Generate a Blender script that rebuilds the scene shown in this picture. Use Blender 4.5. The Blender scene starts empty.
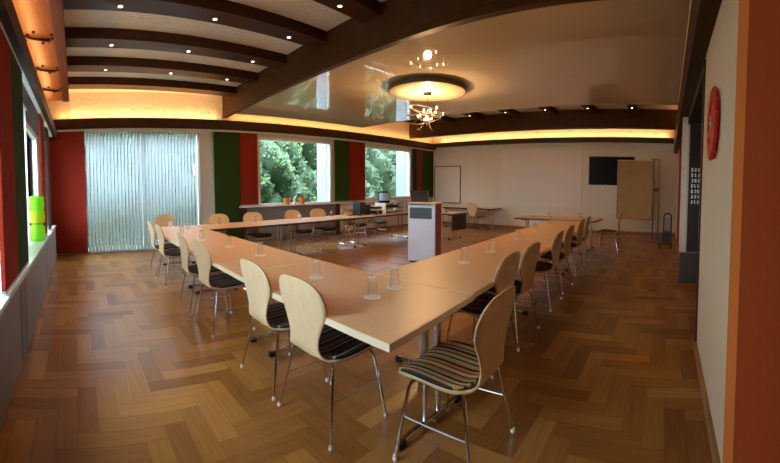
import bpy, bmesh, math, random
from math import sin, cos, pi, radians as R, hypot, atan2
from mathutils import Vector, Matrix
rnd = random.Random(7)
sc = bpy.context.scene
col = sc.collection

# ------------------------------------------------------------------ materials
def mat(name, base=(.5, .5, .5), rough=.5, metal=0., **kw):
    m = bpy.data.materials.new(name); m.use_nodes = True
    nt = m.node_tree; b = nt.nodes['Principled BSDF']
    b.inputs['Base Color'].default_value = (*base, 1)
    b.inputs['Roughness'].default_value = rough
    b.inputs['Metallic'].default_value = metal
    for k, v in kw.items():
        b.inputs[k.replace('_', ' ')].default_value = v
    return m

class NT:
    def __init__(s, m):
        s.m = m; s.t = m.node_tree; s.b = s.t.nodes['Principled BSDF']
    def n(s, typ, **kw):
        x = s.t.nodes.new(typ)
        for k, v in kw.items(): setattr(x, k, v)
        return x
    def l(s, a, b): s.t.links.new(a, b)
    def math(s, op, a, b=None, c=None):
        x = s.n('ShaderNodeMath', operation=op)
        for i, v in enumerate((a, b, c)):
            if v is None: continue
            if isinstance(v, (int, float)): x.inputs[i].default_value = v
            else: s.l(v, x.inputs[i])
        return x.outputs[0]
    def ramp(s, fac, stops, interp='LINEAR'):
        r = s.n('ShaderNodeValToRGB'); cr = r.color_ramp; cr.interpolation = interp
        while len(cr.elements) < len(stops): cr.elements.new(.5)
        for e, (p, c) in zip(cr.elements, stops):
            e.position = p; e.color = (*c, 1)
        s.l(fac, r.inputs[0]); return r.outputs[0]
    def coords(s, scale=(1, 1, 1), which='Object'):
        tc = s.n('ShaderNodeTexCoord'); mp = s.n('ShaderNodeMapping')
        mp.inputs['Scale'].default_value = scale
        s.l(tc.outputs[which], mp.inputs[0]); return mp.outputs[0]
    def noise(s, vec, scale=5, detail=4, rough=.55):
        x = s.n('ShaderNodeTexNoise'); x.inputs['Scale'].default_value = scale
        x.inputs['Detail'].default_value = detail; x.inputs['Roughness'].default_value = rough
        s.l(vec, x.inputs['Vector']); return x.outputs['Fac']
    def bump(s, h, strength=.3, dist=.01):
        x = s.n('ShaderNodeBump'); x.inputs['Strength'].default_value = strength
        x.inputs['Distance'].default_value = dist
        s.l(h, x.inputs['Height']); s.l(x.outputs[0], s.b.inputs['Normal'])

def tone(c, k): return tuple(min(1, v * k) for v in c)

def wood(name, c, rough=.45, scale=(1.2, 14, 14), amt=.28, **kw):
    m = mat(name, c, rough, **kw); t = NT(m)
    v = t.coords(scale)
    n = t.noise(v, 3, 5)
    t.l(t.ramp(n, [(.3, tone(c, 1 - amt)), (.5, c), (.72, tone(c, 1 + amt))]), t.b.inputs['Base Color'])
    return m

def plaster(name, c, rough=.9, bump=.5, scale=9, dist=.02):
    m = mat(name, c, rough); t = NT(m)
    v = t.coords((1, 1, 1))
    n = t.noise(v, scale, 6, .65)
    t.l(t.ramp(n, [(.3, tone(c, .95)), (.7, tone(c, 1.03))]), t.b.inputs['Base Color'])
    t.bump(n, bump, dist); return m

def fabric(name, c, rough=.95, sc_=90):
    m = mat(name, c, rough); t = NT(m)
    v = t.coords((1, 1, 1))
    n = t.noise(v, sc_, 3); n2 = t.noise(t.coords((1, 1, 12)), 10, 3)
    f = t.math('ADD', t.math('MULTIPLY', n, .5), t.math('MULTIPLY', n2, .5))
    t.l(t.ramp(f, [(.3, tone(c, .72)), (.7, tone(c, 1.2))]), t.b.inputs['Base Color'])
    t.bump(n, .25, .004); return m

M = {}
M['wall'] = plaster('wall_paint', (.80, .71, .56), .9, .12, 30, .004)  # paint lightened, the far wall's brighter light put into the colour
M['wallD'] = plaster('wall_paint_right', (.62, .51, .36), .9, .12, 30, .004)  # darker copy, the right wall's dimmer light put into the colour
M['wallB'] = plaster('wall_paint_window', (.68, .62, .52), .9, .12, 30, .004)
M['rough_plaster'] = plaster('rough_plaster', (.90, .87, .81), .95, 1.0, 13, .05)
M['darkwood'] = wood('dark_beam_wood', (.058, .020, .009), .45)
M['darkwoodY'] = wood('dark_beam_wood_long', (.075, .026, .009), .5, (14, 1.2, 14))
M['soffitwood'] = wood('reddish_soffit_wood', (.26, .10, .04), .35, (14, 1.0, 14), .2)
M['ledgewood'] = wood('ledge_wood', (.050, .019, .010), .5)
M['trimwood'] = wood('skirting_wood', (.30, .15, .06), .45)
M['doorwood'] = wood('door_wood', (.020, .011, .007), .6, (14, 14, 1.2))
M['shell'] = wood('beech_plywood', (.70, .50, .28), .38, (10, 10, 1.5), .07)
M['shelledge'] = mat('plywood_edge', (.45, .29, .14), .5)
M['chrome'] = mat('chrome', (.72, .72, .74), .14, 1.)
M['chromedull'] = mat('satin_steel', (.55, .55, .57), .32, 1.)
M['darksteel'] = mat('dark_steel', (.16, .14, .12), .35, 1.)
M['black'] = mat('black_plastic', (.016, .016, .018), .4)
M['blackgloss'] = mat('black_screen', (.004, .005, .006), .25)
M['blackgloss'].node_tree.nodes['Principled BSDF'].inputs['Specular IOR Level'].default_value = .03
M['white'] = mat('white_paint', (.82, .83, .83), .4)
M['offwhite'] = mat('white_plastic_cap', (.72, .72, .74), .4)
M['sillstone'] = mat('pale_sill', (.68, .69, .70), .25)
M['redfab'] = fabric('dark_red_fabric', (.26, .024, .012))
M['greenfab'] = fabric('dark_green_fabric', (.030, .060, .012))
M['brownfab'] = fabric('brown_fabric', (.05, .03, .02))
M['tablewood'] = wood('table_laminate', (.72, .42, .22), .42, (2, 18, 18), .05)
M['tableedge'] = mat('table_edge_beige', (.74, .60, .40), .45)
M['tableedge_dark'] = mat('table_edge_dark', (.045, .024, .016), .4)
M['paper'] = mat('white_paper', (.85, .83, .80), .8)
M['pinboard'] = fabric('pinboard_beige', (.38, .23, .09), .9, 60)
M['flippaper'] = mat('flip_paper', (.86, .76, .62), .8)
M['screenboard'] = mat('projection_board', (.82, .74, .63), .6)
M['grey'] = mat('grey_laminate', (.20, .19, .19), .5)
M['greybrown'] = wood('grey_brown_laminate', (.13, .095, .075), .45, (1, 1, 14), .1)
M['orangepaint'] = plaster('orange_strip_paint', (.55, .165, .035), .8, .1, 40, .003)
M['redpaint'] = plaster('terracotta_red_wall', (.27, .048, .010), .85, .25, 22, .006)
M['podwhite'] = mat('lectern_white', (.70, .78, .92), .35)
M['podred'] = mat('lectern_red', (.30, .030, .015), .4)
M['podgrey'] = mat('lectern_grey_panel', (.045, .05, .06), .35)
M['podwood'] = wood('lectern_wood', (.55, .38, .22), .45, (14, 2, 14))
M['iron'] = mat('wrought_iron', (.05, .022, .012), .45, .5)
M['clockred'] = mat('red_lacquer', (.42, .016, .012), .4, Specular_IOR_Level=.2)
M['pot'] = mat('orange_glazed_pot', (.75, .22, .03), .35)
M['plant'] = mat('plant_green', (.10, .20, .04), .6)
M['shelfwood'] = wood('shelf_wood', (.30, .17, .09), .5)
M['blueglass'] = mat('pale_blue_visor', (.35, .48, .68), .12)
M['darkblue'] = mat('dark_blue_grey_plastic', (.020, .032, .045), .45)
M['gold'] = mat('brass', (.55, .36, .14), .3, 1.)
M['greystone'] = mat('grey_stone', (.075, .068, .060), .35)
M['trunk'] = mat('bark', (.10, .06, .03), .9)
M['lawn'] = plaster('lawn', (.07, .12, .03), .95, .5, 20)
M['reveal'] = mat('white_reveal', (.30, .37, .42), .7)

# striped upholstery: a lit and a shaded copy, the light put into the colours
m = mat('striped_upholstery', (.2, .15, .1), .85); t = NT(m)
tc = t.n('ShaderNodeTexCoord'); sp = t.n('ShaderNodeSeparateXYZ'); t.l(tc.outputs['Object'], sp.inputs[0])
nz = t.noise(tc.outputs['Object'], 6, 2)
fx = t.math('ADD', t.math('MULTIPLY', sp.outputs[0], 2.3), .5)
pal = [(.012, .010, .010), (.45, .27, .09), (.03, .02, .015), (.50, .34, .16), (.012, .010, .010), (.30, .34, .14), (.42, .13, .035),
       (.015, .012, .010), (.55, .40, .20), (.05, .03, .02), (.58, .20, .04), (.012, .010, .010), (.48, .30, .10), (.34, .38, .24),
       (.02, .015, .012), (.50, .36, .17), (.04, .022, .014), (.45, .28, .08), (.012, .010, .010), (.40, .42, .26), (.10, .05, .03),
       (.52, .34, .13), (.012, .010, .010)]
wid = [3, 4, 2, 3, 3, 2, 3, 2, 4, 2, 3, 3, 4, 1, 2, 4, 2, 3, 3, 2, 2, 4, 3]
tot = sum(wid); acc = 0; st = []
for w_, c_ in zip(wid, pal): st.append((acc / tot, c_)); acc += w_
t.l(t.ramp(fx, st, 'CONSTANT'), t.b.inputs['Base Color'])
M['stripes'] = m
m = mat('dark_striped_upholstery', (.05, .03, .02), .85); t = NT(m)  # shaded copy for the other chairs, shade put into the stripe colours
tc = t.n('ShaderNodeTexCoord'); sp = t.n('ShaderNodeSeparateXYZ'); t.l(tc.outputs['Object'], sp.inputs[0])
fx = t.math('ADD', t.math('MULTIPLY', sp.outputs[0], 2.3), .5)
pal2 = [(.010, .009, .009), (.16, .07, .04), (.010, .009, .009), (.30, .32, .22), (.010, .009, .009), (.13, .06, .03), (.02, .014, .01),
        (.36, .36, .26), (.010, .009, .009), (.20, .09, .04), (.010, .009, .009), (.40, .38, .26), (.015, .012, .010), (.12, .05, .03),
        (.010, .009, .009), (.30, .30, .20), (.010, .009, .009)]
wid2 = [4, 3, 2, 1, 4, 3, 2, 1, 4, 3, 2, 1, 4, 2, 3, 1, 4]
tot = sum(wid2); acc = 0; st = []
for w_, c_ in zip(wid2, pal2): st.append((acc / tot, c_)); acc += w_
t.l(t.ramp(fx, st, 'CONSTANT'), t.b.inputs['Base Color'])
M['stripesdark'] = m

# glossy stretch ceiling
m = mat('glossy_ceiling', (.62, .52, .38), .025); m.node_tree.nodes['Principled BSDF'].inputs['IOR'].default_value = 1.6
M['gloss'] = m

# glass (drinking), window pane
m = bpy.data.materials.new('drinking_glass'); m.use_nodes = True; nt = m.node_tree; nt.nodes.clear()
o_ = nt.nodes.new('ShaderNodeOutputMaterial'); mx = nt.nodes.new('ShaderNodeMixShader'); tr = nt.nodes.new('ShaderNodeBsdfTransparent')
gl = nt.nodes.new('ShaderNodeBsdfGlossy'); gl.inputs['Roughness'].default_value = .03
lw = nt.nodes.new('ShaderNodeLayerWeight'); lw.inputs['Blend'].default_value = .35
tr.inputs[0].default_value = (.985, .985, .985, 1); lw.inputs['Blend'].default_value = .18
df = nt.nodes.new('ShaderNodeBsdfTranslucent'); df.inputs[0].default_value = (.95, .93, .90, 1); mx2 = nt.nodes.new('ShaderNodeMixShader'); mx2.inputs[0].default_value = .09
ml = nt.nodes.new('ShaderNodeMath'); ml.operation = 'MULTIPLY'; ml.inputs[1].default_value = .45
nt.links.new(lw.outputs['Fresnel'], ml.inputs[0]); nt.links.new(ml.outputs[0], mx.inputs[0])
nt.links.new(tr.outputs[0], mx2.inputs[1]); nt.links.new(df.outputs[0], mx2.inputs[2])
nt.links.new(mx2.outputs[0], mx.inputs[1]); nt.links.new(gl.outputs[0], mx.inputs[2]); nt.links.new(mx.outputs[0], o_.inputs[0])
M['glass'] = m
m = bpy.data.materials.new('window_pane'); m.use_nodes = True; nt = m.node_tree; nt.nodes.clear()
o_ = nt.nodes.new('ShaderNodeOutputMaterial'); mx = nt.nodes.new('ShaderNodeMixShader'); tr = nt.nodes.new('ShaderNodeBsdfTransparent')
gl = nt.nodes.new('ShaderNodeBsdfGlossy'); gl.inputs['Roughness'].default_value = .0
lw = nt.nodes.new('ShaderNodeLayerWeight'); lw.inputs['Blend'].default_value = .12
tr.inputs[0].default_value = (.96, .98, .97, 1)
nt.links.new(lw.outputs['Fresnel'], mx.inputs[0]); nt.links.new(tr.outputs[0], mx.inputs[1]); nt.links.new(gl.outputs[0], mx.inputs[2]); nt.links.new(mx.outputs[0], o_.inputs[0])
M['pane'] = m
# translucent slats
def translucent(name, c, k=.5):
    m = bpy.data.materials.new(name); m.use_nodes = True; nt = m.node_tree; nt.nodes.clear()
    o_ = nt.nodes.new('ShaderNodeOutputMaterial'); mx = nt.nodes.new('ShaderNodeMixShader')
    d = nt.nodes.new('ShaderNodeBsdfDiffuse'); tl = nt.nodes.new('ShaderNodeBsdfTranslucent')
    d.inputs[0].default_value = (*c, 1); tl.inputs[0].default_value = (*c, 1); mx.inputs[0].default_value = k
    nt.links.new(d.outputs[0], mx.inputs[1]); nt.links.new(tl.outputs[0], mx.inputs[2]); nt.links.new(mx.outputs[0], o_.inputs[0])
    return m
M['slat'] = translucent('blind_slat_fabric', (.84, .88, .90), .5)
M['lime'] = translucent('lime_paper', (.33, .66, .06), .5)
M['limeyellow'] = translucent('lime_yellow_paper', (.58, .68, .06), .5)

def emit(name, c, s):
    m = bpy.data.materials.new(name); m.use_nodes = True; nt = m.node_tree; nt.nodes.clear()
    o_ = nt.nodes.new('ShaderNodeOutputMaterial'); e = nt.nodes.new('ShaderNodeEmission')
    e.inputs[0].default_value = (*c, 1); e.inputs[1].default_value = s
    nt.links.new(e.outputs[0], o_.inputs[0]); return m
M['bulb'] = emit('halogen_glow', (1, .76, .45), 9)
M['spotbulb'] = emit('spot_glow', (1, .82, .55), 9)

# leaves
def leafmat(name, stops):
    m = mat(name, (.1, .2, .05), .6); t = NT(m)
    g = t.n('ShaderNodeNewGeometry')
    nn = t.noise(t.coords((1, 1, 1)), .9, 2)
    f = t.math('ADD', t.math('MULTIPLY', g.outputs['Random Per Island'], .6), t.math('MULTIPLY', nn, .45))
    t.l(t.ramp(f, stops), t.b.inputs['Base Color']); return m
M['leaf'] = leafmat('hedge_leaf', [(.1, (.018, .045, .016)), (.45, (.05, .115, .04)), (.75, (.12, .21, .075)), (.95, (.23, .30, .10))])
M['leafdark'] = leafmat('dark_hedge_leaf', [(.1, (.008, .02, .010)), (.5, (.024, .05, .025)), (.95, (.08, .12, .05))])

# parquet: herringbone, block W wide, L = 4W long, axis aligned with the walls
m = mat('oak_parquet', (.3, .15, .06), .3); t = NT(m)
tc = t.n('ShaderNodeTexCoord'); sp = t.n('ShaderNodeSeparateXYZ'); t.l(tc.outputs['Object'], sp.inputs[0])
W = .12; N = 4
X = t.math('ADD', t.math('DIVIDE', sp.outputs[0], W), 400.35); Y = t.math('ADD', t.math('DIVIDE', sp.outputs[1], W), 400.2)
ix = t.math('FLOOR', X); iy = t.math('FLOOR', Y)
k = t.math('MODULO', t.math('SUBTRACT', t.math('ADD', ix, 8000), iy), 2 * N)     # (ix-iy) mod 2N
horiz = t.math('LESS_THAN', k, N - .5)
# horizontal: block starts at ix-k, row iy ; vertical: block column ix, start at iy-(2N-1-k)
hx = t.math('SUBTRACT', ix, k); vy = t.math('SUBTRACT', iy, t.math('SUBTRACT', 2 * N - 1, k))
def mix(f, a, b):  # f?a:b
    return t.math('ADD', t.math('MULTIPLY', f, a), t.math('MULTIPLY', t.math('SUBTRACT', 1, f), b))
idx = mix(horiz, hx, ix); idy = mix(horiz, iy, vy)
cmb = t.n('ShaderNodeCombineXYZ'); t.l(idx, cmb.inputs[0]); t.l(idy, cmb.inputs[1]); t.l(horiz, cmb.inputs[2])
wn = t.n('ShaderNodeTexWhiteNoise', noise_dimensions='3D'); t.l(cmb.outputs[0], wn.inputs['Vector'])
along = mix(horiz, t.math('SUBTRACT', X, hx), t.math('SUBTRACT', Y, vy))          # 0..N
across = mix(horiz, t.math('FRACT', Y), t.math('FRACT', X))                      # 0..1
# grain
gv = t.n('ShaderNodeCombineXYZ'); t.l(t.math('MULTIPLY', along, .35), gv.inputs[0]); t.l(t.math('MULTIPLY', across, 5.), gv.inputs[1])
t.l(t.math('MULTIPLY', wn.outputs['Value'], 60), gv.inputs[2])
gr = t.noise(gv.outputs[0], 1.2, 3)
f = t.math('ADD', t.math('MULTIPLY', wn.outputs['Value'], .62), t.math('MULTIPLY', gr, .5))
colr = t.ramp(f, [(.15, (.165, .062, .012)), (.42, (.262, .108, .023)), (.65, (.335, .148, .033)), (.95, (.46, .220, .060))])
# seams
ea = t.math('MINIMUM', across, t.math('SUBTRACT', 1, across)); el = t.math('MINIMUM', along, t.math('SUBTRACT', N, along))
seam = t.math('LESS_THAN', t.math('MINIMUM', ea, el), .022)
mxn = t.n('ShaderNodeMix', data_type='RGBA'); t.l(t.math('MULTIPLY', seam, .22), mxn.inputs['Factor'])
t.l(colr, mxn.inputs['A']); mxn.inputs['B'].default_value = (.035, .014, .006, 1)
t.l(mxn.outputs['Result'], t.b.inputs['Base Color'])
t.l(t.math('ADD', t.math('MULTIPLY', gr, .06), .26), t.b.inputs['Roughness'])
t.b.inputs['Specular IOR Level'].default_value = .26
M['parquet'] = m

for k_, v_ in (('redfab', .1), ('greenfab', .1), ('redpaint', .08), ('orangepaint', .08), ('wall', .15), ('wallD', .15), ('wallB', .15), ('rough_plaster', .15), ('darkwood', .22), ('darkwoodY', .22), ('ledgewood', .22), ('brownfab', .1)):
    M[k_].node_tree.nodes['Principled BSDF'].inputs['Specular IOR Level'].default_value = v_

# ------------------------------------------------------------------ mesh helpers
class MB:
    def __init__(s): s.b = bmesh.new()
    def box(s, x0, x1, y0, y1, z0, z1, bev=0.):
        mtx = Matrix.Translation(((x0 + x1) / 2, (y0 + y1) / 2, (z0 + z1) / 2)) @ Matrix.Diagonal((abs(x1 - x0), abs(y1 - y0), abs(z1 - z0), 1))
        r = bmesh.ops.create_cube(s.b, size=1, matrix=mtx)
        if bev:
            es = {e for v in r['verts'] for e in v.link_edges}
            bmesh.ops.bevel(s.b, geom=list(es), offset=bev, segments=2, affect='EDGES', profile=.6)
        return s
    def tube(s, pts, r, seg=10, caps=True):
        pts = [Vector(p) for p in pts]; rs = r if isinstance(r, (list, tuple)) else [r] * len(pts)
        rings = []; n = len(pts); ref = None
        for i, p in enumerate(pts):
            d = (pts[min(i + 1, n - 1)] - pts[max(i - 1, 0)]).normalized()
            if ref is None:
                ref = Vector((0, 0, 1)) if abs(d.z) < .9 else Vector((1, 0, 0))
            u = d.cross(ref).normalized(); v = u.cross(d).normalized(); ref = v
            rings.append([s.b.verts.new(p + (u * cos(2 * pi * k / seg) + v * sin(2 * pi * k / seg)) * rs[i]) for k in range(seg)])
        for a, b in zip(rings, rings[1:]):
            for k in range(seg):
                s.b.faces.new((a[k], a[(k + 1) % seg], b[(k + 1) % seg], b[k]))
        if caps:
            s.b.faces.new(rings[0][::-1]); s.b.faces.new(rings[-1])
        return s
    def lathe(s, prof, seg=24, mtx=None, arc=None):
        mtx = mtx or Matrix(); rings = []
        for r, z in prof:
            if r < 1e-6: rings.append([s.b.verts.new(mtx @ Vector((0, 0, z)))])
            else: rings.append([s.b.verts.new(mtx @ Vector((r * cos(2 * pi * k / seg), r * sin(2 * pi * k / seg), z))) for k in range(seg)])
        for a, b in zip(rings, rings[1:]):
            for k in range(seg):
                k2 = (k + 1) % seg
                if len(a) == 1 and len(b) == 1: continue
                if len(a) == 1: s.b.faces.new((a[0], b[k2], b[k]))
                elif len(b) == 1: s.b.faces.new((a[k], a[k2], b[0]))
                else: s.b.faces.new((a[k], a[k2], b[k2], b[k]))
        return s
    def prism(s, poly, z0, z1):
        lo = [s.b.verts.new((x, y, z0)) for x, y in poly]; hi = [s.b.verts.new((x, y, z1)) for x, y in poly]
        n = len(poly)
        for i in range(n): s.b.faces.new((lo[i], lo[(i + 1) % n], hi[(i + 1) % n], hi[i]))
        s.b.faces.new(lo[::-1]); s.b.faces.new(hi); return s
    def xf(s, mtx): bmesh.ops.transform(s.b, matrix=mtx, verts=s.b.verts); return s
    def build(s, name, m, parent=None, smooth=False, ang=35):
        bmesh.ops.recalc_face_normals(s.b, faces=s.b.faces)
        me = bpy.data.meshes.new(name); s.b.to_mesh(me); s.b.free()
        me.materials.append(m)
        if smooth:
            me.shade_smooth()
            try: me.set_sharp_from_angle(angle=R(ang))
            except Exception: pass
        o = bpy.data.objects.new(name, me); col.objects.link(o)
        if parent: o.parent = parent
        return o

def tag(o, label=None, cat=None, group=None, kind=None):
    if label: o['label'] = label
    if cat: o['category'] = cat
    if group: o['group'] = group
    if kind: o['kind'] = kind
    return o
def thing(name, label, cat, loc=(0, 0, 0), rz=0., group=None):
    o = bpy.data.objects.new(name, None); col.objects.link(o)
    o.empty_display_size = .1; o.location = loc; o.rotation_euler = (0, 0, rz)
    return tag(o, label, cat, group)
def struct(o): o['kind'] = 'structure'; return o
def copy_tree(o, parent=None):
    c = o.copy(); col.objects.link(c)
    if parent: c.parent = parent
    for ch in list(o.children): copy_tree(ch, c)
    return c
def clone(o, loc, rz, label, group=None):
    c = copy_tree(o); c.location = loc; c.rotation_euler = (0, 0, rz); c['label'] = label
    if group: c['group'] = group
    return c
def box(name, m, x0, x1, y0, y1, z0, z1, bev=0., parent=None): return MB().box(x0, x1, y0, y1, z0, z1, bev).build(name, m, parent)

# ------------------------------------------------------------------ camera (a stitched phone panorama: cylindrical)
F = 375.1857; CX, CY = 390., 203.7681; YAW, PITCH, H = .7382, -.0449, 1.32
cd = bpy.data.cameras.new('camera'); cam = bpy.data.objects.new('camera', cd); col.objects.link(cam)
cam.location = (0, 0, H); cam.rotation_euler = (pi / 2 + PITCH, 0, YAW - pi / 2)
cd.type = 'PANO'; cd.panorama_type = 'CENTRAL_CYLINDRICAL'
cd.central_cylindrical_range_u_min = -CX / F; cd.central_cylindrical_range_u_max = (780 - CX) / F
cd.central_cylindrical_range_v_min = -(463 - CY) / F; cd.central_cylindrical_range_v_max = CY / F
cd.central_cylindrical_radius = 1.0
cd.clip_start = .02; cd.clip_end = 200
sc.camera = cam

# ------------------------------------------------------------------ room shell
xA, yB, xC, yD = -.455, 7.98, 11.06, -.283
xW = -.74                      # window wall behind the sill on the left
ZL = 2.93                      # underside of beams and glossy ceiling
ZC = 3.42                      # rough plaster ceiling
struct(box('floor', M['parquet'], xW - .2, xC + .2, -2.2, yB + .2, -.12, 0))
struct(box('ceiling', M['rough_plaster'], xW - .25, xC + .2, -2.2, yB + .25, ZC, ZC + .15))

# back wall (y = yB) with a big glazed door (behind the blind) and two windows
def wall_with_holes(name, m, axis, u0, u1, z0, z1, holes, t0, t1):
    b = MB(); us = sorted({u0, u1, *[h[0] for h in holes], *[h[1] for h in holes]})
    for a, c in zip(us, us[1:]):
        zs = [(z0, z1)]
        for h in holes:
            if h[0] <= a + 1e-6 and h[1] >= c - 1e-6:
                zs = [(z0, h[2]), (h[3], z1)]
        for p, q in zs:
            if q - p < 1e-4: continue
            if axis == 'x': b.box(a, c, t0, t1, p, q)
            else: b.box(t0, t1, a, c, p, q)
    return struct(b.build(name, m))
W1 = (4.16, 6.41, .88, 2.53); W2 = (7.62, 9.80, .96, 2.53); GD = (.12, 2.72, .02, 2.60)
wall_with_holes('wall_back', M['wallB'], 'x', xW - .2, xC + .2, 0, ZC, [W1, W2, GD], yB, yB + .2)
# left wall: one long window above the sill
WA = (1.45, 7.3, .70, 2.43)  # near end out of view, cut short to hold daylight off the right side
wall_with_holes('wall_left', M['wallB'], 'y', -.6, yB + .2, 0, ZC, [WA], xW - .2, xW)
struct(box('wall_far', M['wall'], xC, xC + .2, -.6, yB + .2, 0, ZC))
# right wall with the doorway recess between x = 3.1 and 5.4
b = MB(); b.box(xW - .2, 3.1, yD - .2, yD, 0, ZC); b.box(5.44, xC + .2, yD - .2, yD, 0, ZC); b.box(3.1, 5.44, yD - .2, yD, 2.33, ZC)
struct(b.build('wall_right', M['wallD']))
b = MB(); b.box(3.0, 7.0, -1.75, -1.6, 0, ZC); b.box(2.9, 3.05, -1.7, yD - .2, 0, ZC); b.box(5.66, 5.8, -1.75, yD - .18, 0, ZC)
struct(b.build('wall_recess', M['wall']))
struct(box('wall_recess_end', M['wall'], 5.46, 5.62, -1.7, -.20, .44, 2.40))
struct(box('trim_1', M['greystone'], 5.38, 5.64, -1.7, -.205, 0, .44, .01))

# windows: frame, reveal and pane
def window(n, x0, x1, z0, z1, stiles):
    b = MB(); t = .055
    b.box(x0 - .03, x1 + .03, yB - .02, yB + .07, z0, z0 + t, .004); b.box(x0 - .03, x1 + .03, yB - .02, yB + .07, z1 - t, z1, .004)
    for s in [x0, x1 - t] + stiles: b.box(s, s + t, yB - .02, yB + .07, z0, z1, .004)
    f = struct(b.build('window_%d' % n, M['white']))
    g = MB().box(x0 + t, x1 - t, yB + .02, yB + .028, z0 + t, z1 - t).build('pane', M['pane'], f)
    return f
window(1, *W1, [])
window(2, *W2, [])
window(3, *GD, [1.39])
# outer reveals of the deep wall, seen through the panes
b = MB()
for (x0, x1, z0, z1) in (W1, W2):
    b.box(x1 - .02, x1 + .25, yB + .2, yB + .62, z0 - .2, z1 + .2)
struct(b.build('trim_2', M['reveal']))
b = MB(); t_ = .06
b.box(xW - .12, xW - .02, WA[0], WA[1], WA[2], WA[2] + t_); b.box(xW - .12, xW - .02, WA[0], WA[1], WA[3] - t_, WA[3])
for y in (WA[0], 2.3, 4.8, WA[1] - t_): b.box(xW - .12, xW - .02, y, y + t_, WA[2], WA[3])
f = struct(b.build('window_4', M['white']))
MB().box(xW - .075, xW - .067, WA[0], WA[1], WA[2] + t_, WA[3] - t_).build('pane', M['pane'], f)

# sills
struct(box('trim_3', M['sillstone'], xW, xA + .015, -.27, 7.41, .655, .69, .006))
struct(box('trim_4', M['white'], 3.62, 10.0, yB - .14, yB, .865, .90, .006))

# ledges carrying the cove light
struct(box('trim_5', M['ledgewood'], -.50, xC, yB - .15, yB, 2.665, 2.85, .004))
struct(box('trim_6', M['ledgewood'], xC - .15, xC, -.15, yB - .15, 2.72, 2.86, .004))
struct(box('trim_7', M['ledgewood'], xW, -.385, -.28, yB, 2.43, 2.60, .004))
struct(box('trim_8', M['ledgewood'], xW, xC, yD, -.158, 2.43, ZL + .02, .004))
# beams
struct(MB().prism([(3.10, -.15), (3.19, -.15), (3.375, yB), (3.285, yB)], ZL, ZC).build('trim_9', M['darkwoodY']))
struct(box('trim_10', M['darkwoodY'], 9.72, 9.9, -.28, yB, ZL, ZC, .006))
def skewbeam(n, x0, x1, yc, w, sk, z0, z1):
    b = MB(); y = lambda x: yc + sk * x
    b.prism([(x0, y(x0) - w / 2), (x1, y(x1) - w / 2), (x1, y(x1) + w / 2), (x0, y(x0) + w / 2)], z0, z1)
    return struct(b.build('trim_%d' % n, M['darkwood']))
SK = .085; ZB = 3.28
BEAMS = [1.84, 2.9, 3.93, 4.98, 6.00, 7.02]
for i, y in enumerate(BEAMS): skewbeam(11 + i, -.12, 3.15 + .02 * y, y, .30, SK, ZB, ZC)
CB = [.89, 1.97, 3.05, 4.14, 5.22, 6.30, 7.38]
for i, y in enumerate(CB): struct(box('trim_%d' % (17 + i), M['darkwood'], 7.05, 9.72, y - .10, y + .10, ZB, ZC))
# soffit along the left wall, boxed in wood
struct(MB().prism([(xW, -.28), (-.065, -.28), (-.10, 6.6), (xW, 6.6)], ZL, ZC).build('trim_24', M['soffitwood']))
# glossy stretch ceiling
struct(MB().prism([(3.19, -.15), (7.05, -.15), (7.05, 7.45), (3.36, 7.45)], ZL + .004, ZL + .05).build('trim_25', M['gloss']))
struct(box('trim_26', M['rough_plaster'], 3.33, 7.05, 7.45, yB, 3.16, 3.2))
b = MB(); b.box(3.33, 7.06, 7.44, 7.462, ZL - .002, ZL + .24); b.box(7.045, 7.065, -.2, 7.46, ZL - .002, ZL + .06)
struct(b.build('trim_27', mat('ceiling_edge_strip', (.45, .33, .20), .5)))
for (n_, a_) in ((34, (-.10, 3.28, yB - .012, yB, 2.86, ZC)), (35, (xC - .012, xC, -.15, yB - .15, 2.87, ZC))):
    struct(box('trim_%d' % n_, M['rough_plaster'], *a_))
struct(MB().prism([(-.165, -.27), (-.060, -.27), (-.095, 6.61), (-.20, 6.61)], ZL - .02, ZL + .30).build('trim_36', wood('reddish_edge_board', (.13, .045, .018), .4, (14, 1, 14), .2)))

# skirtings
struct(box('baseboard_right', M['trimwood'], 1.36, 3.06, yD, yD + .022, 0, .085, .004))
struct(box('baseboard_right_far', M['trimwood'], 5.64, xC, yD, yD + .02, 0, .085, .004))
struct(box('baseboard_far', M['trimwood'], xC - .02, xC, yD, yB, 0, .10, .004))
struct(box('baseboard_back', M['trimwood'], 2.72, xC, yB - .02, yB, 0, .09, .004))
# door casing around the recess
b = MB(); b.box(3.06, 3.14, yD - .2, yD + .012, 0, 2.40, .004); b.box(3.06, 5.5, yD - .2, yD + .012, 2.30, 2.40, .004)
struct(b.build('trim_28', M['doorwood']))
# dark door with brass and glass ornament at the end of the recess
b = MB(); b.box(5.40, 5.45, -1.55, -.305, .45, 2.30, .006); d = struct(b.build('door_1', M['doorwood']))
b = MB(); b.box(5.385, 5.40, -.47, -.33, 1.12, 1.70, .003); b.build('ornament_panel', M['iron'], d)
b = MB()
for k in range(7):
    z = 1.15 + k * .077
    for yy_ in (-.355, -.40, -.445):
        b.tube([(5.38, yy_, z), (5.38, yy_ + rnd.uniform(-.012, .012), z + .052)], rnd.uniform(.010, .017), 8)
b.build('ornament_glass', mat('pale_glass_bead', (.75, .78, .76), .1), d)
# terracotta pillar with orange strip
struct(box('trim_29', M['redpaint'], xW + .02, 1.17, yD, yD + .045, 0, 2.43))
struct(box('trim_30', M['orangepaint'], 1.17, 1.36, yD, yD + .045, 0, 2.43))

# projection board on the far wall
struct(box('trim_31', M['screenboard'], xC - .02, xC, 2.56, 5.21, .74, 2.585, .004))
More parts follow.
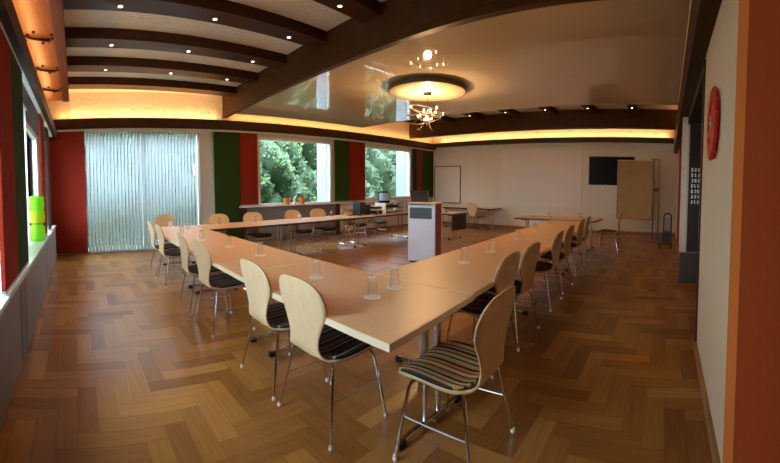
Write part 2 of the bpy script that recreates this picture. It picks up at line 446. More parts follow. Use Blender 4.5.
# grey panel under the first back window between dark posts
struct(box('trim_32', M['grey'], 3.74, 6.52, yB - .035, yB, .02, .865))
b = MB()
for x in (3.70, 6.52): b.box(x, x + .14, yB - .06, yB, 0, .865, .004)
struct(b.build('trim_33', mat('dark_red_post', (.07, .015, .012), .5)))

# low cabinets below the left sill
def cabinet(y0, y1, m, lab):
    o = thing('low_cabinet', lab, 'cabinet', ((xW + xA) / 2, (y0 + y1) / 2, 0), 0, None)
    hy = (y1 - y0) / 2; hx = (xA - xW) / 2
    box('body', M['greybrown'], -hx + .002, hx - .02, -hy, hy, .0, .652, 0, o)
    box('front_panel', m, hx - .02, hx, -hy + .006, hy - .006, .03, .645, .003, o)
    return o
cabinet(-.2, 2.78, M['greybrown'], 'long grey-brown low cabinet under the left window, nearest the camera')
cabinet(2.79, 3.06, M['brownfab'] if False else mat('dark_brown_laminate', (.07, .04, .03), .45), 'narrow dark brown cabinet unit between the longer low cabinets on the left')
cabinet(3.07, 5.2, M['greybrown'], 'long low cabinet under the left window just beyond the narrow dark unit')
cabinet(5.21, 7.4, mat('brown_laminate', (.14, .08, .055), .45), 'brown low cabinet under the left window nearest the back wall')

# ------------------------------------------------------------------ panel curtains and blinds
def panel_curtain(m, lab, u0, u1, z0, z1, axis='x', at=None, th=.03):
    cu, c2 = (u0 + u1) / 2, (u1 - u0) / 2
    if axis == 'x':
        o = thing('panel_curtain', lab, 'curtain', (cu, at, z0), 0, None)
        box('fabric_panel', m, -c2, c2, -th / 2, th / 2, .02, z1 - z0, .004, o)
        box('bottom_bar', M['chromedull'], -c2, c2, -th / 2 - .004, th / 2 + .004, 0, .02, .003, o)
    else:
        o = thing('panel_curtain', lab, 'curtain', (at, cu, z0), 0, None)
        box('fabric_panel', m, -th / 2, th / 2, -c2, c2, .02, z1 - z0, .004, o)
        box('bottom_bar', M['chromedull'], -th / 2 - .004, th / 2 + .004, -c2, c2, 0, .02, .003, o)
    return o
yp = yB - .075
panel_curtain(M['redfab'], 'floor-length dark red panel curtain left of the vertical blind', -.62, .185, .015, 2.60, at=yp)
panel_curtain(M['greenfab'], 'floor-length dark green panel curtain right of the vertical blind', 3.03, 3.66, .015, 2.60, at=yp)
panel_curtain(M['redfab'], 'short dark red panel curtain left of the window with orange pots', 3.67, 4.12, .91, 2.60, at=yp)
panel_curtain(M['greenfab'], 'dark green panel curtain between the two back windows', 6.47, 6.98, .92, 2.60, at=yp)
panel_curtain(M['redfab'], 'dark red panel curtain between the two back windows', 6.99, 7.60, .92, 2.60, at=yp)
panel_curtain(mat('black_fabric', (.012, .012, .014), .9), 'narrow black panel curtain right of the second back window', 9.82, 10.04, .95, 2.60, at=yp)
panel_curtain(M['redfab'], 'narrow dark red strip of panel curtain beside the black one', 10.12, 10.26, .95, 2.60, at=yp)
panel_curtain(M['greenfab'], 'dark green panel curtain in the far corner beside the flip board', 10.27, 10.98, .95, 2.60, at=yp)
panel_curtain(M['redfab'], 'red panel curtain at the left window nearest the camera', 2.27, 2.78, .70, 2.415, 'y', -.475)
panel_curtain(M['greenfab'], 'dark green panel curtain at the left window beside the near red one', 2.79, 3.36, .70, 2.415, 'y', -.475)
panel_curtain(M['redfab'], 'narrow red panel curtain at the left window near the lime green ornament', 5.15, 5.72, .70, 2.415, 'y', -.49)
panel_curtain(M['brownfab'], 'dark brown panel curtain at the left window near the back corner', 6.2, 6.6, .70, 2.415, 'y', -.49)
panel_curtain(M['redfab'], 'red panel hung on the right wall beyond the doorway', 7.0, 8.6, .10, 2.40, 'x', yD + .016, .028)
# curtain rail on the back wall
b = MB(); b.box(-.45, 11.0, yB - .10, yB - .05, 2.60, 2.635, .004); tag(b.build('curtain_rail', M['offwhite']), 'long pale curtain rail under the ledge of the back wall', 'curtain rail')
b = MB(); b.box(-.50, -.45, 2.2, 7.3, 2.42, 2.43, .002); tag(b.build('curtain_rail', M['offwhite']), 'long pale curtain rail above the left window', 'curtain rail')

def vertical_blind(lab, u0, u1, z0, z1, n, axis, at, ang):
    o = thing('vertical_blind', lab, 'blind', ((u0 + u1) / 2, at, z0) if axis == 'x' else (at, (u0 + u1) / 2, z0), 0 if axis == 'x' else pi / 2, None)
    L = u1 - u0; p = L / n; w = .089
    box('head_rail', M['offwhite'], -L / 2, L / 2, -.02, .02, z1 - z0 - .03, z1 - z0, .003, o)
    s0 = None
    for i in range(n):
        if s0 is None:
            b = MB(); hh = z1 - z0 - .04; seg = 5
            vs = []
            for k in range(seg + 1):
                a = (k / seg - .5) * w; c = .006 * (1 - (2 * k / seg - 1) ** 2)
                vs.append((b.b.verts.new((a, c, .012)), b.b.verts.new((a, c, hh))))
            for k in range(seg): b.b.faces.new((vs[k][0], vs[k + 1][0], vs[k + 1][1], vs[k][1]))
            s = s0 = b.build('slat', M['slat'], o, True)
            md = s.modifiers.new('thick', 'SOLIDIFY'); md.thickness = .0012
            c = MB().box(-.012, .012, -.003, .004, hh - .005, hh + .012).build('slat_clip', M['offwhite'], s0)
        else:
            s = s0.copy(); col.objects.link(s); s.parent = o
        s.location = (-L / 2 + (i + .5) * p, 0, 0); s.rotation_euler = (0, 0, ang + rnd.uniform(-.05, .05) + (.16 if i < n * .42 else 0))
    return o
vertical_blind('pale blue-white vertical blind filling the glazed door of the back wall', .20, 2.70, .02, 2.60, 34, 'x', yB - .07, R(34))
vertical_blind('pale vertical blind behind the lime green ornament at the left window', 3.42, 4.80, .70, 2.42, 16, 'y', -.63, R(10))

# ------------------------------------------------------------------ outside
struct(box('ground', M['lawn'], -40, 40, -30, 40, -.6, -.5))
def hedge(name, lab, x0, x1, y0, h0, h1, n, m, size, seed):
    r = random.Random(seed); vs = []; fs = []
    for i in range(n):
        x = r.uniform(x0, x1); z = r.uniform(-.4, 1) ; hh = h0 + (h1 - h0) * (.5 + .5 * sin(x * 1.7 + seed))
        z = -.4 + (hh + .4) * r.random() ** .8
        bulge = .35 * sin(x * 2.3 + seed) * cos(z * 2.9) + .22 * sin(x * 6.1 + z * 5.) + .15 * sin(x * 11 - z * 9)
        y = y0 + bulge + abs(r.gauss(0, .18)) + .25 * max(0, z - hh * .7)
        a = r.uniform(0, 6.28); e = r.uniform(-.9, .9); s = size * r.uniform(.6, 1.5)
        d = Vector((cos(a) * cos(e), .35 * sin(a) * cos(e), sin(e))).normalized()
        nrm = Vector((r.gauss(0, .6), -1, r.gauss(.3, .6))).normalized(); u = d.cross(nrm)
        if u.length < .05: continue
        u.normalize(); p = Vector((x, y, z)); k = len(vs)
        vs += [p, p + d * s * .5 + u * s * .24, p + d * s, p + d * s * .5 - u * s * .24]; fs.append((k, k + 1, k + 2, k + 3))
    me = bpy.data.meshes.new(name); me.from_pydata([tuple(v) for v in vs], [], fs); me.materials.append(m)
    o = bpy.data.objects.new(name, me); col.objects.link(o)
    tag(o, lab, 'hedge', None, 'stuff')
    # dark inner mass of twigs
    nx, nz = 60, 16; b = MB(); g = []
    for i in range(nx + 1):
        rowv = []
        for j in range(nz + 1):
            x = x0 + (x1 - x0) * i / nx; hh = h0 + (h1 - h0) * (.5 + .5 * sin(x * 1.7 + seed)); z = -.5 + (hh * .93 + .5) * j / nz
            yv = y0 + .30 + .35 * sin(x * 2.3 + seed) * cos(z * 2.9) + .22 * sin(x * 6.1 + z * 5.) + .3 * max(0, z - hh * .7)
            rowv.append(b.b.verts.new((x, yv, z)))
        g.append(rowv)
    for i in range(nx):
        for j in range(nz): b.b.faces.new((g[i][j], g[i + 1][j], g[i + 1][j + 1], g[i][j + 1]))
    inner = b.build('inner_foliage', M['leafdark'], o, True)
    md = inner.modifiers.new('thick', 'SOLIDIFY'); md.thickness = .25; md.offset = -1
    return o
hedge('hedge', 'bright green leafy hedge filling the view through the window with orange pots', 4.3, 9.6, 10.6, 3.3, 4.2, 34000, M['leaf'], .115, 3)
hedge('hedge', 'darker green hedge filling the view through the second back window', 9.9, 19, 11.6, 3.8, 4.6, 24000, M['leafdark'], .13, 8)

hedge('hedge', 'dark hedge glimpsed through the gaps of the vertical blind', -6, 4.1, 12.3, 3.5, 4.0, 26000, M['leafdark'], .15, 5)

# ------------------------------------------------------------------ chairs
def crspline(cp, n):
    out = []
    for i in range(len(cp) - 1):
        p0 = cp[max(i - 1, 0)]; p1 = cp[i]; p2 = cp[i + 1]; p3 = cp[min(i + 2, len(cp) - 1)]
        for k in range(n):
            t_ = k / n
            out.append(tuple(.5 * (2 * b_ + (c_ - a_) * t_ + (2 * a_ - 5 * b_ + 4 * c_ - d_) * t_ ** 2 + (3 * b_ - a_ - 3 * c_ + d_) * t_ ** 3) for a_, b_, c_, d_ in zip(p0, p1, p2, p3)))
    out.append(cp[-1]); return out
SHELL = [(.250, .372, .115), (.243, .384, .160), (.222, .396, .192), (.17, .408, .212), (.10, .411, .220), (.0, .404, .219), (-.08, .397, .206), (-.14, .401, .182),
         (-.178, .420, .154), (-.201, .462, .133), (-.214, .512, .130), (-.229, .575, .156), (-.245, .640, .192), (-.259, .700, .211), (-.271, .755, .204), (-.280, .798, .178),
         (-.286, .828, .135), (-.289, .842, .085), (-.290, .847, .04)]
SHELL = [(y + (.030 * min(1, max(0, (z - .41) / .22)) if y < -.15 else 0), z, h) for y, z, h in SHELL]
def sheet(prof, m, across, dish, lift=0.):
    b = MB(); g = []
    for (y, z, hw) in prof:
        row = []
        bk = max(0., min(1., (z - .42) / .1))      # 0 on the seat, 1 on the back
        for k in range(across + 1):
            u = 2 * k / across - 1; c = dish * (u * hw / .2) ** 2
            row.append(b.b.verts.new((u * hw, y + c * bk * 1.1, z + lift + c * (1 - bk) * .6)))
        g.append(row)
    for a, c in zip(g, g[1:]):
        for k in range(across): b.b.faces.new((a[k], a[k + 1], c[k + 1], c[k]))
    return b
def make_chair(lab, grp):
    o = thing('stacking_chair', lab, 'chair', (0, 0, 0), 0, grp)
    s = sheet(crspline(SHELL, 3), M['shell'], 12, .022).build('seat_shell', M['shell'], o, True, 60)
    s.data.materials.append(M['shelledge'])
    md = s.modifiers.new('ply', 'SOLIDIFY'); md.thickness = .011; md.offset = 0; md.material_offset_rim = 1
    PADP = [(.2465, .384, .118), (.240, .391, .158), (.220, .403, .189), (.17, .415, .208), (.10, .418, .216), (.0, .411, .214), (-.08, .405, .200), (-.125, .409, .174), (-.150, .418, .132)]
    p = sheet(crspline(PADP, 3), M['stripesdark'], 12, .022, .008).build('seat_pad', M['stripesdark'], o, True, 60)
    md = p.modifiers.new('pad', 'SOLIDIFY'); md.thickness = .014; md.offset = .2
    b = MB()
    for sx in (-1, 1):
        b.tube([(sx * .165, .150, .385), (sx * .12, .11, .386), (sx * .10, 0, .383), (sx * .12, -.09, .382), (sx * .16, -.130, .384)], .0085, 8)
    b.tube([(-.10, .03, .384), (.10, .03, .384)], .008, 8); b.tube([(-.10, -.04, .383), (.10, -.04, .383)], .008, 8)
    b.build('under_frame', M['chrome'], o, True)
    for sx in (-1, 1):
        for sy in (-1, 1):
            top = (sx * .160, .145 if sy > 0 else -.124, .384); foot = (sx * .242, .205 if sy > 0 else -.207, .012)
            k1 = (top[0] + sx * .018, top[1] + sy * .012, .376); k2 = (top[0] + sx * .028, top[1] + sy * .020, .345)
            l = MB().tube([top, k1, k2, foot], [.0095, .0095, .0092, .0085], 10).build('leg', M['chrome'], o, True)
            fx_, fy_ = foot[0], foot[1]
            MB().lathe([(0, 0), (.010, 0), (.0135, .006), (.0125, .016), (.0098, .028), (0, .028)], 12, Matrix.Translation((fx_, fy_, 0))).build('foot_cap', M['offwhite'], l, True)
        MB().tube([(sx * .209, .186, .215), (sx * .209, -.170, .215)], .0032, 8).build('stretcher', M['chromedull'], o, True)
    return o
LROT = -pi / 2        # chairs of the left row face +x
chair0 = make_chair('x', 'chairs along the left row of tables')
used = [False]
def chair(x, y, rz, lab, grp):
    if not used[0]:
        used[0] = True; c = chair0; c.location = (x, y, 0); c.rotation_euler = (0, 0, rz); c['label'] = lab; c['group'] = grp
    else: c = clone(chair0, (x, y, 0), rz, lab, grp)
    return c
G1, G2, G3 = 'chairs along the left row of tables', 'chairs along the right row of tables', 'chairs along the window row of tables'
for i, (y, lab, a) in enumerate([(1.672, 'light beech chair at the left row, nearest the camera', 0.02), (2.215, 'light beech chair at the left row, second from the camera', -.02),
        (3.315, 'light beech chair at the left row, third from the camera, after a wide gap', .03), (3.93, 'light beech chair at the left row, fourth from the camera', -.04),
        (5.10, 'light beech chair at the left row, last but one before the blind', .02), (5.69, 'light beech chair at the left row, nearest the vertical blind', 0)]):
    chair(1.332, y, LROT + a, lab, G1)
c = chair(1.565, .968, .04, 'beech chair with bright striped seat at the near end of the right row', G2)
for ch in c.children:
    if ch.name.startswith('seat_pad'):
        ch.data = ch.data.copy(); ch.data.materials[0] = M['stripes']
for i, (x, y, lab, a) in enumerate([(2.51, 1.335, 'beech chair second along the right row, right behind the striped-seat chair', .02), (3.05, 1.36, 'beech chair third along the right row from the camera', -.02),
        (4.03, 1.41, 'beech chair fourth along the right row from the camera', .04), (4.72, 1.46, 'beech chair fifth along the right row from the camera', 0),
        (5.75, 1.54, 'beech chair sixth along the right row from the camera', -.03), (6.5, 1.60, 'beech chair seventh along the right row, beside the far end table', .03)]):
    chair(x, y, a, lab, G2)
chair(1.66, 6.74, pi + .12, 'beech chair at the far end of the left row, facing the camera before the blind', G1)
for i, (x, y, lab, a) in enumerate([(2.57, 6.30, 'beech chair at the window row in front of the green curtain', .03), (3.29, 6.34, 'beech chair at the window row below the short red curtain', -.03),
        (4.27, 6.40, 'beech chair at the window row below the left orange pot', .02), (4.95, 6.44, 'beech chair at the window row right of the orange pots', -.02),
        (6.0, 6.62, 'beech chair at the window row behind the black loudspeaker', .05), (6.85, 6.72, 'beech chair at the window row behind the wooden shelf stand', -.05)]):
    chair(x, y, pi + a, lab, G3)
chair(7.95, 1.21, .05, 'beech chair drawn out at the far end table, seen in profile', 'chairs at the far end of the room')
chair(10.10, 5.63, -pi / 2 - .12, 'beech chair with its back to the room at the desk by the far wall', 'chairs at the far end of the room')

# ------------------------------------------------------------------ tables
def make_table(L, Wd, edge, lab, grp, off=.0, sk=0., leg0=.17):
    """table along local +y, origin at near left corner on the floor; local x 0..Wd, y 0..L"""
    o = thing('meeting_table', lab, 'table', (0, 0, 0), 0, grp)
    zt, th = .667, .036
    e = .004
    t_ = MB().prism([(e, sk + e), (Wd - e, e), (Wd - e, L - e), (e, L - e)], zt - th + .001, zt).build('tabletop', M['tablewood'], o)
    b = MB(); outer = [(0, sk), (Wd, 0), (Wd, L), (0, L)]; inner = [(e, sk + e), (Wd - e, e), (Wd - e, L - e), (e, L - e)]
    ring = [[b.b.verts.new((x, y, z)) for x, y in pl] for pl, z in ((outer, zt - th), (outer, zt - .001), (inner, zt - .0005), (inner, zt - th))]
    for a_, c_ in zip(ring, ring[1:] + ring[:1]):
        for i_ in range(4): b.b.faces.new((a_[i_], a_[(i_ + 1) % 4], c_[(i_ + 1) % 4], c_[i_]))
    b.build('edge_band', edge, t_)
    cx = Wd / 2 + off
    for yl in (leg0, L - .15):
        f = MB(); f.tube([(cx - .27, yl, .030), (cx - .2, yl, .036), (cx + .2, yl, .036), (cx + .27, yl, .030)], .016, 10)
        f = f.build('foot_bar', M['chrome'], o, True)
        for sx in (-1, 1): MB().box(cx + sx * .262 - .026, cx + sx * .262 + .026, yl - .0175, yl + .0175, .0, .044, .006).build('foot_end', M['black'], f)
        for dx in (-.06, .06):
            MB().tube([(cx + dx, yl, .045), (cx + dx, yl, zt - th - .02)], .0165, 12).build('leg_column', M['chrome'], o, True)
        MB().box(cx - .27, cx + .27, yl - .025, yl + .025, zt - th - .03, zt - th, .004).build('bracket', M['black'], o)
    MB().box(cx - .02, cx + .02, .22, L - .16, zt - th - .03, zt - th, .003).build('under_rail', M['black'], o)
    return o
GT1, GT2, GT3 = 'tables of the left row', 'tables of the right row', 'tables of the window row'
def put(o, x, y, rz): o.location = (x, y, 0); o.rotation_euler = (0, 0, rz); return o
LA = -.015
def along(x, y, ang, d): return x - sin(ang) * d, y + cos(ang) * d
p0 = (1.132, 1.034)
t1 = put(make_table(1.545, .85, M['tableedge'], 'table of the left row nearest the camera, its corner pointing forward', GT1, .10, -.09, .08), 1.132, 1.122, LA)
p1 = along(*p0, LA, 1.637); t2 = put(make_table(1.90, .85, M['tableedge'], 'middle table of the left row', GT1, .09), *p1, LA)
p2 = along(*p1, LA, 1.902); t3 = put(make_table(1.90, .85, M['tableedge'], 'table of the left row farthest from the camera, towards the blind', GT1, .09), *p2, LA)
RA = R(4.0)
def row_table(L, edge, lab, grp, x, y, ang, off=0., Wd=.85, sk=0.):
    # near-right corner (x, y), length along direction ang, width to the left of it
    o = make_table(L, Wd, edge, lab, grp, off, sk)
    o.rotation_euler = (0, 0, ang - pi / 2)
    o.location = (x - sin(ang) * Wd, y + cos(ang) * Wd, 0); return o
q = (1.986, 1.125)
for i, (L_, lab) in enumerate([(1.765, 'table of the right row joined to the left row behind the striped-seat chair'), (1.85, 'second table of the right row from the camera'), (1.87, 'third table of the right row, next to the far cross table')]):
    row_table(L_, M['tableedge'], lab, GT2, q[0], q[1], RA, 0, .85, .082 if i == 0 else 0)
    q = (q[0] + cos(RA) * (L_ + .003), q[1] + sin(RA) * (L_ + .003))
put(make_table(1.80, .85, M['tableedge_dark'], 'dark-edged cross table closing the far end of the right row', 'far tables', 0), 7.56, 1.45, .0)
TA = R(3.2); q = (2.060, 5.66)
for i, (L_, lab) in enumerate([(1.785, 'dark-edged table of the window row joined to the left row'), (1.785, 'second dark-edged table of the window row, below the orange pots'), (1.95, 'third dark-edged table of the window row, carrying the loudspeaker')]):
    row_table(L_, M['tableedge_dark'], lab, GT3, q[0], q[1], TA, 0, .85, .070 if i == 0 else 0)
    q = (q[0] + cos(TA) * (L_ + .003), q[1] + sin(TA) * (L_ + .003))
o = put(make_table(1.3, .80, M['tableedge_dark'], 'presenter table with a black end panel behind the lectern', 'far tables', 0), 7.68, 4.95, .0)
MB().box(.06, .74, .03, .045, .24, .625, .003).build('modesty_panel', M['black'], o)
put(make_table(1.9, .72, M['tableedge_dark'], 'desk along the far wall left of the projection board', 'far tables', 0), 10.24, 5.16, .0)

# ------------------------------------------------------------------ glasses on paper coasters
def glass0(lab, grp):
    o = thing('drinking_glass', lab, 'glass', (0, 0, 0), 0, grp)
    MB().lathe([(.0325, 0), (.031, .05), (.0285, .112), (.024, .122), (0, .124), (0, .116), (.0235, .110), (.0285, .05), (.0305, 0), (.0325, 0)], 20).build('tumbler', M['glass'], o, True, 50)
    MB().lathe([(0, .1135), (.0245, .1135), (.026, .119), (.0225, .1235), (0, .1245), (0, .1135)], 20).build('thick_base', mat('glass_base', (.85, .85, .85), .2, Alpha=.35), o, True)
    return o
g0 = None; co0 = None
GL = [(1.382, 1.382, 'left row, nearest the camera'), (1.417, 1.924, 'left row, second from the camera'), (1.50, 2.85, 'left row, third from the camera'), (1.45, 3.42, 'left row, fourth from the camera'),
      (1.37, 4.02, 'left row, fifth from the camera'), (1.30, 4.60, 'left row, sixth from the camera'), (1.52, 5.05, 'left row, seventh from the camera'), (1.36, 5.45, 'left row, last one before the blind'),
      (1.60, 1.42, 'right row, beside the inner corner'), (2.464, 1.475, 'right row, second from the corner'), (2.997, 1.512, 'right row, third from the corner'), (3.92, 1.64, 'right row, fourth from the corner'),
      (4.70, 1.72, 'right row, fifth from the corner'), (5.62, 1.80, 'right row, sixth from the corner'), (7.02, 2.25, 'far cross table, left one'), (7.15, 1.68, 'far cross table, right one'),
      (2.20, 5.56, 'window row, in front of the green curtain'), (2.85, 5.58, 'window row, below the short red curtain'), (3.75, 5.60, 'window row, below the orange pots'), (4.55, 5.66, 'window row, right of the orange pots'),
      (4.88, 5.66, 'window row, left of the loudspeaker pair'), (4.93, 5.52, 'window row, right of the loudspeaker pair')]
for x, y, w_ in GL:
    x *= 1.126; y *= 1.126
    lab = 'upturned clear tumbler on a paper coaster, ' + w_
    clab = 'round white paper coaster under a tumbler, ' + w_
    if g0 is None:
        g0 = glass0(lab, 'upturned tumblers on the tables'); g0.location = (x, y, .6695)
        co0 = MB().lathe([(0, 0), (.052, 0), (.0525, .001), (.0515, .0022), (0, .0022)], 28).build('paper_coaster', M['paper']); tag(co0, clab, 'coaster', 'paper coasters on the tables'); co0.location = (x, y, .6671)
    else:
        clone(g0, (x, y, .6695), 0, lab); c = co0.copy(); col.objects.link(c); c.location = (x, y, .6671); c['label'] = clab

# ------------------------------------------------------------------ lectern with laptop
FL = Vector((5.03, 4.15)); e = Vector((.262, -.965)); dp = Vector((.965, .262))
ctr = FL + e * .25 + dp * .165
o = thing('lectern', 'white lectern with red side and grey panel standing inside the table ring', 'lectern', (ctr.x, ctr.y, 0), atan2(e.y, e.x), None)
# local x along front edge (left->right), local y = into the lectern
MB().box(-.25, .25, -.15, .165, .035, 1.01, .006).build('body', M['podwhite'], o)
MB().box(-.23, .23, -.12, .15, 0, .035).build('plinth', M['black'], o)
MB().box(-.25, .25, -.166, -.15, .05, 1.0, .004).build('front_panel', M['podwhite'], o)
MB().box(-.215, .19, -.172, -.165, .775, .965, .003).build('dark_inset', M['podgrey'], o)
MB().box(.25, .262, -.14, .12, .05, 1.02, .003).build('side_panel', M['podred'], o)
MB().box(.25, .264, .12, .165, .05, 1.02, .003).build('corner_post', M['white'], o)
MB().box(-.262, .27, -.185, .18, 1.03, 1.055, .005).build('top', M['podwood'], o)
MB().box(-.25, .25, -.178, .165, 1.008, 1.03, .003).build('shadow_rail', M['white'], o)
MB().tube([(-.23, -.19, 1.018), (.19, -.19, 1.018)], .009, 10).build('paper_rail', M['black'], o, True)
LP = ctr + e * (-.08) + dp * .02
l = thing('laptop', 'open black laptop standing on the lectern, seen from behind', 'laptop', (LP.x, LP.y, 1.0555), atan2(e.y, e.x) + .05, None)
MB().box(-.165, .165, -.08, .14, 0, .016, .004).build('keyboard_base', M['black'], l)
s = MB().box(-.165, .165, -.006, .006, 0, .195, .004).xf(Matrix.Translation((0, -.08, .012)) @ Matrix.Rotation(R(14), 4, 'X')).build('screen', M['black'], l)
MB().tube([(.168, -.10, .02), (.172, -.095, .12), (.168, -.13, .19)], .006, 8).build('hinge_edge', M['chromedull'], l, True)

# ------------------------------------------------------------------ equipment on the window row
ZT = .6672
o = thing('loudspeaker', 'dark blue-black loudspeaker box standing on the window row', 'speaker', (5.90, 6.33, ZT), .1)
MB().box(-.10, .10, -.11, .11, .0, .30, .008).build('cabinet', M['darkblue'], o)
MB().lathe([(.03, 0), (.062, .001), (.068, .006), (.06, .010), (.02, .004), (0, .006)], 24, Matrix.Translation((0, -.11, .09)) @ Matrix.Rotation(pi / 2, 4, 'X')).build('woofer', M['black'], o, True)
MB().lathe([(.0, .004), (.022, .002), (.026, .006), (.0, .007)], 20, Matrix.Translation((0, -.11, .19)) @ Matrix.Rotation(pi / 2, 4, 'X')).build('tweeter', M['black'], o, True)
MB().box(-.03, .03, -.114, -.11, .012, .026).build('badge', M['offwhite'], o)
o = thing('equipment_case', 'black case beside the loudspeaker on the window row', 'case', (6.14, 6.42, ZT), .05)
MB().box(-.10, .10, -.12, .12, 0, .25, .01).build('body', M['black'], o)
MB().tube([(-.06, 0, .248), (-.05, 0, .275), (.05, 0, .275), (.06, 0, .248)], .008, 8).build('handle', M['black'], o, True)
o = thing('projector', 'black and white projector on the window row between case and shelf stand', 'projector', (6.40, 6.30, ZT), .12)
MB().box(-.12, .12, -.13, .13, .012, .09, .012).build('lower_body', M['black'], o)
MB().box(-.12, .12, -.13, .13, .092, .13, .008).build('middle_band', M['white'], o)
MB().box(-.11, .11, -.12, .12, .132, .185, .012).build('upper_body', M['black'], o)
MB().box(-.10, .08, -.10, .10, .186, .20, .004).build('paper_stack', M['paper'], o)
MB().tube([(-.07, -.132, .05), (-.07, -.14, .05)], .03, 16).build('lens', M['chromedull'], o, True)
for sx in (-1, 1):
    for sy in (-1, 1): MB().tube([(sx * .10, sy * .1, 0), (sx * .10, sy * .1, .014)], .012, 10).build('foot', M['black'], o, True)
o = thing('shelf_stand', 'low brown wooden shelf stand on the window row behind the lectern', 'shelf', (7.06, 6.42, ZT), .06)
for x in (-.38, .38): MB().box(x - .01, x + .01, -.17, .17, 0, .255, .003).build('side_panel', M['white'], o)
for z, m_ in ((.02, M['shelfwood']), (.125, M['shelfwood']), (.245, M['shelfwood'])): MB().box(-.37, .37, -.17, .17, z, z + .02, .003).build('shelf', m_, o)
MB().box(-.20, .25, -.06, .12, .146, .20, .006).build('device', M['black'], o)
o = thing('safety_helmet', 'black rounded helmet with pale blue-white visor on the wooden shelf stand', 'helmet', (6.82, 6.40, ZT + .2655), -.75)
b = MB(); b.lathe([(.13, 0), (.155, .05), (.162, .12), (.15, .19), (.115, .25), (.06, .288), (0, .30)], 28)
b.build('shell', M['blackgloss'], o, True)
b = MB(); g = []
for i in range(9):
    a = -1.0 + 2.0 * i / 8; row = []
    for j in range(7):
        z = .05 + .19 * j / 6; r_ = .166 * (1 - .28 * (max(0, z - .10) / .15) ** 2) * (1 + .06 * cos(a))
        row.append(b.b.verts.new((r_ * sin(a), -r_ * cos(a), z)))
    g.append(row)
for i in range(8):
    for j in range(6): b.b.faces.new((g[i][j], g[i + 1][j], g[i + 1][j + 1], g[i][j + 1]))
v = b.build('visor', M['blueglass'], o, True); md = v.modifiers.new('t', 'SOLIDIFY'); md.thickness = .004
MB().lathe([(0, 0), (.028, 0), (.030, .012), (0, .014)], 16, Matrix.Translation((.158, 0, .13)) @ Matrix.Rotation(pi / 2, 4, 'Y')).build('hinge', M['chromedull'], o, True)
o = thing('tray', 'small brown wooden box at the left of the loudspeaker on the window row', 'box', (5.66, 6.42, ZT), 0)
MB().box(-.07, .07, -.08, .08, 0, .13, .006).build('body', M['shelfwood'], o); MB().box(-.072, .072, -.082, .082, .13, .14, .003).build('lid', M['black'], o)
o = thing('paper_stack', 'crumpled white paper at the right end of the presenter table', 'paper', (7.98, 5.52, ZT), .4)
MB().box(-.12, .12, -.15, .15, 0, .05, .015).build('sheets', M['paper'], o)
MB().lathe([(0, .05), (.10, .05), (.09, .10), (.05, .15), (0, .16)], 9).build('folded_sheet', M['paper'], o)
MB().box(-.02, .05, -.19, -.155, 0, .045, .006).build('red_clip', M['podred'], o)

# ------------------------------------------------------------------ far wall things
o = thing('notice_board', 'pale framed board leaning high on the far wall beside the green curtain', 'board', (xC - .025, 7.32, .76), 0)
MB().box(-.015, .0, -.53, .53, .03, 1.27).build('board_face', M['flippaper'], o)
b = MB(); b.box(-.022, .012, -.55, -.525, 0, 1.30, .003); b.box(-.022, .012, .525, .55, 0, 1.30, .003); b.box(-.022, .012, -.55, .55, 0, .028, .003); b.box(-.022, .012, -.55, .55, 1.272, 1.30, .003)
b.build('frame', mat('grey_brown_frame', (.16, .11, .08), .5), o)
o = thing('television', 'black flat television on the far wall, half hidden by the pinboard', 'television', (xC - .06, 1.66, 1.45), 0)
MB().box(-.02, .03, -.68, .68, 0, .85, .006).build('casing', M['black'], o)
MB().box(-.024, -.019, -.66, .66, .02, .83).build('screen', M['blackgloss'], o)
MB().box(.03, .058, -.2, .2, .3, .55).build('wall_mount', M['black'], o)
MB().box(-.026, -.02, .12, .20, .004, .016).build('badge', M['offwhite'], o)
o = thing('pinboard', 'mobile beige pinboard on a steel stand before the television', 'pinboard', (9.85, .84, 0), R(-4))
MB().box(-.012, .012, -.42, .47, .60, 2.09).build('pin_surface', M['pinboard'], o)
b = MB(); b.box(-.02, .02, -.44, .49, .555, .60, .004); b.build('bottom_rail', mat('orange_red_rail', (.42, .10, .03), .5), o)
b = MB(); b.box(-.02, .02, -.44, .49, 2.09, 2.115, .003); b.build('top_rail', M['podwood'], o)
for y in (.475, -.435): MB().box(-.018, .018, y - .015, y + .015, .56, 2.11, .004).build('frame_post', M['trimwood'], o)
for y in (-.47, -.62, .42):
    MB().tube([(.05, y, .05), (.05, y, 2.16 if y < 0 else 1.2)], .019, 12).build('stand_post', M['darksteel'], o, True)
b = MB(); b.tube([(.05, -.47, 1.35), (.05, -.62, 1.35)], .03, 10); b.build('clamp_knob', M['black'], o, True)
for y in (-.545, .42):
    MB().tube([(-.32, y, .05), (-.1, y, .075), (.15, y, .075), (.36, y, .05)], .018, 10).build('foot_bar', M['chromedull'], o, True)
    for x in (-.32, .36): MB().lathe([(0, -.014), (.022, -.014), (.026, 0), (.022, .014), (0, .014)], 14, Matrix.Translation((x, y, .027)) @ Matrix.Rotation(pi / 2, 4, 'X')).build('castor', M['black'], o, True)
MB().tube([(.05, -.62, .10), (.05, .42, .10)], .012, 8).build('cross_bar', M['chromedull'], o, True)
MB().tube([(.05, -.62, 2.15), (.05, -.4, 2.15)], .014, 8).build('top_bar', M['trimwood'], o, True)
o = thing('wall_socket', 'small black socket plate low on the far wall below the pinboard', 'socket', (xC - .004, .86, .48), 0)
MB().box(-.02, .0, -.06, .06, 0, .03, .003).build('cover', M['black'], o); MB().box(-.022, -.018, -.05, .05, .032, .05, .002).build('plate', M['white'], o)
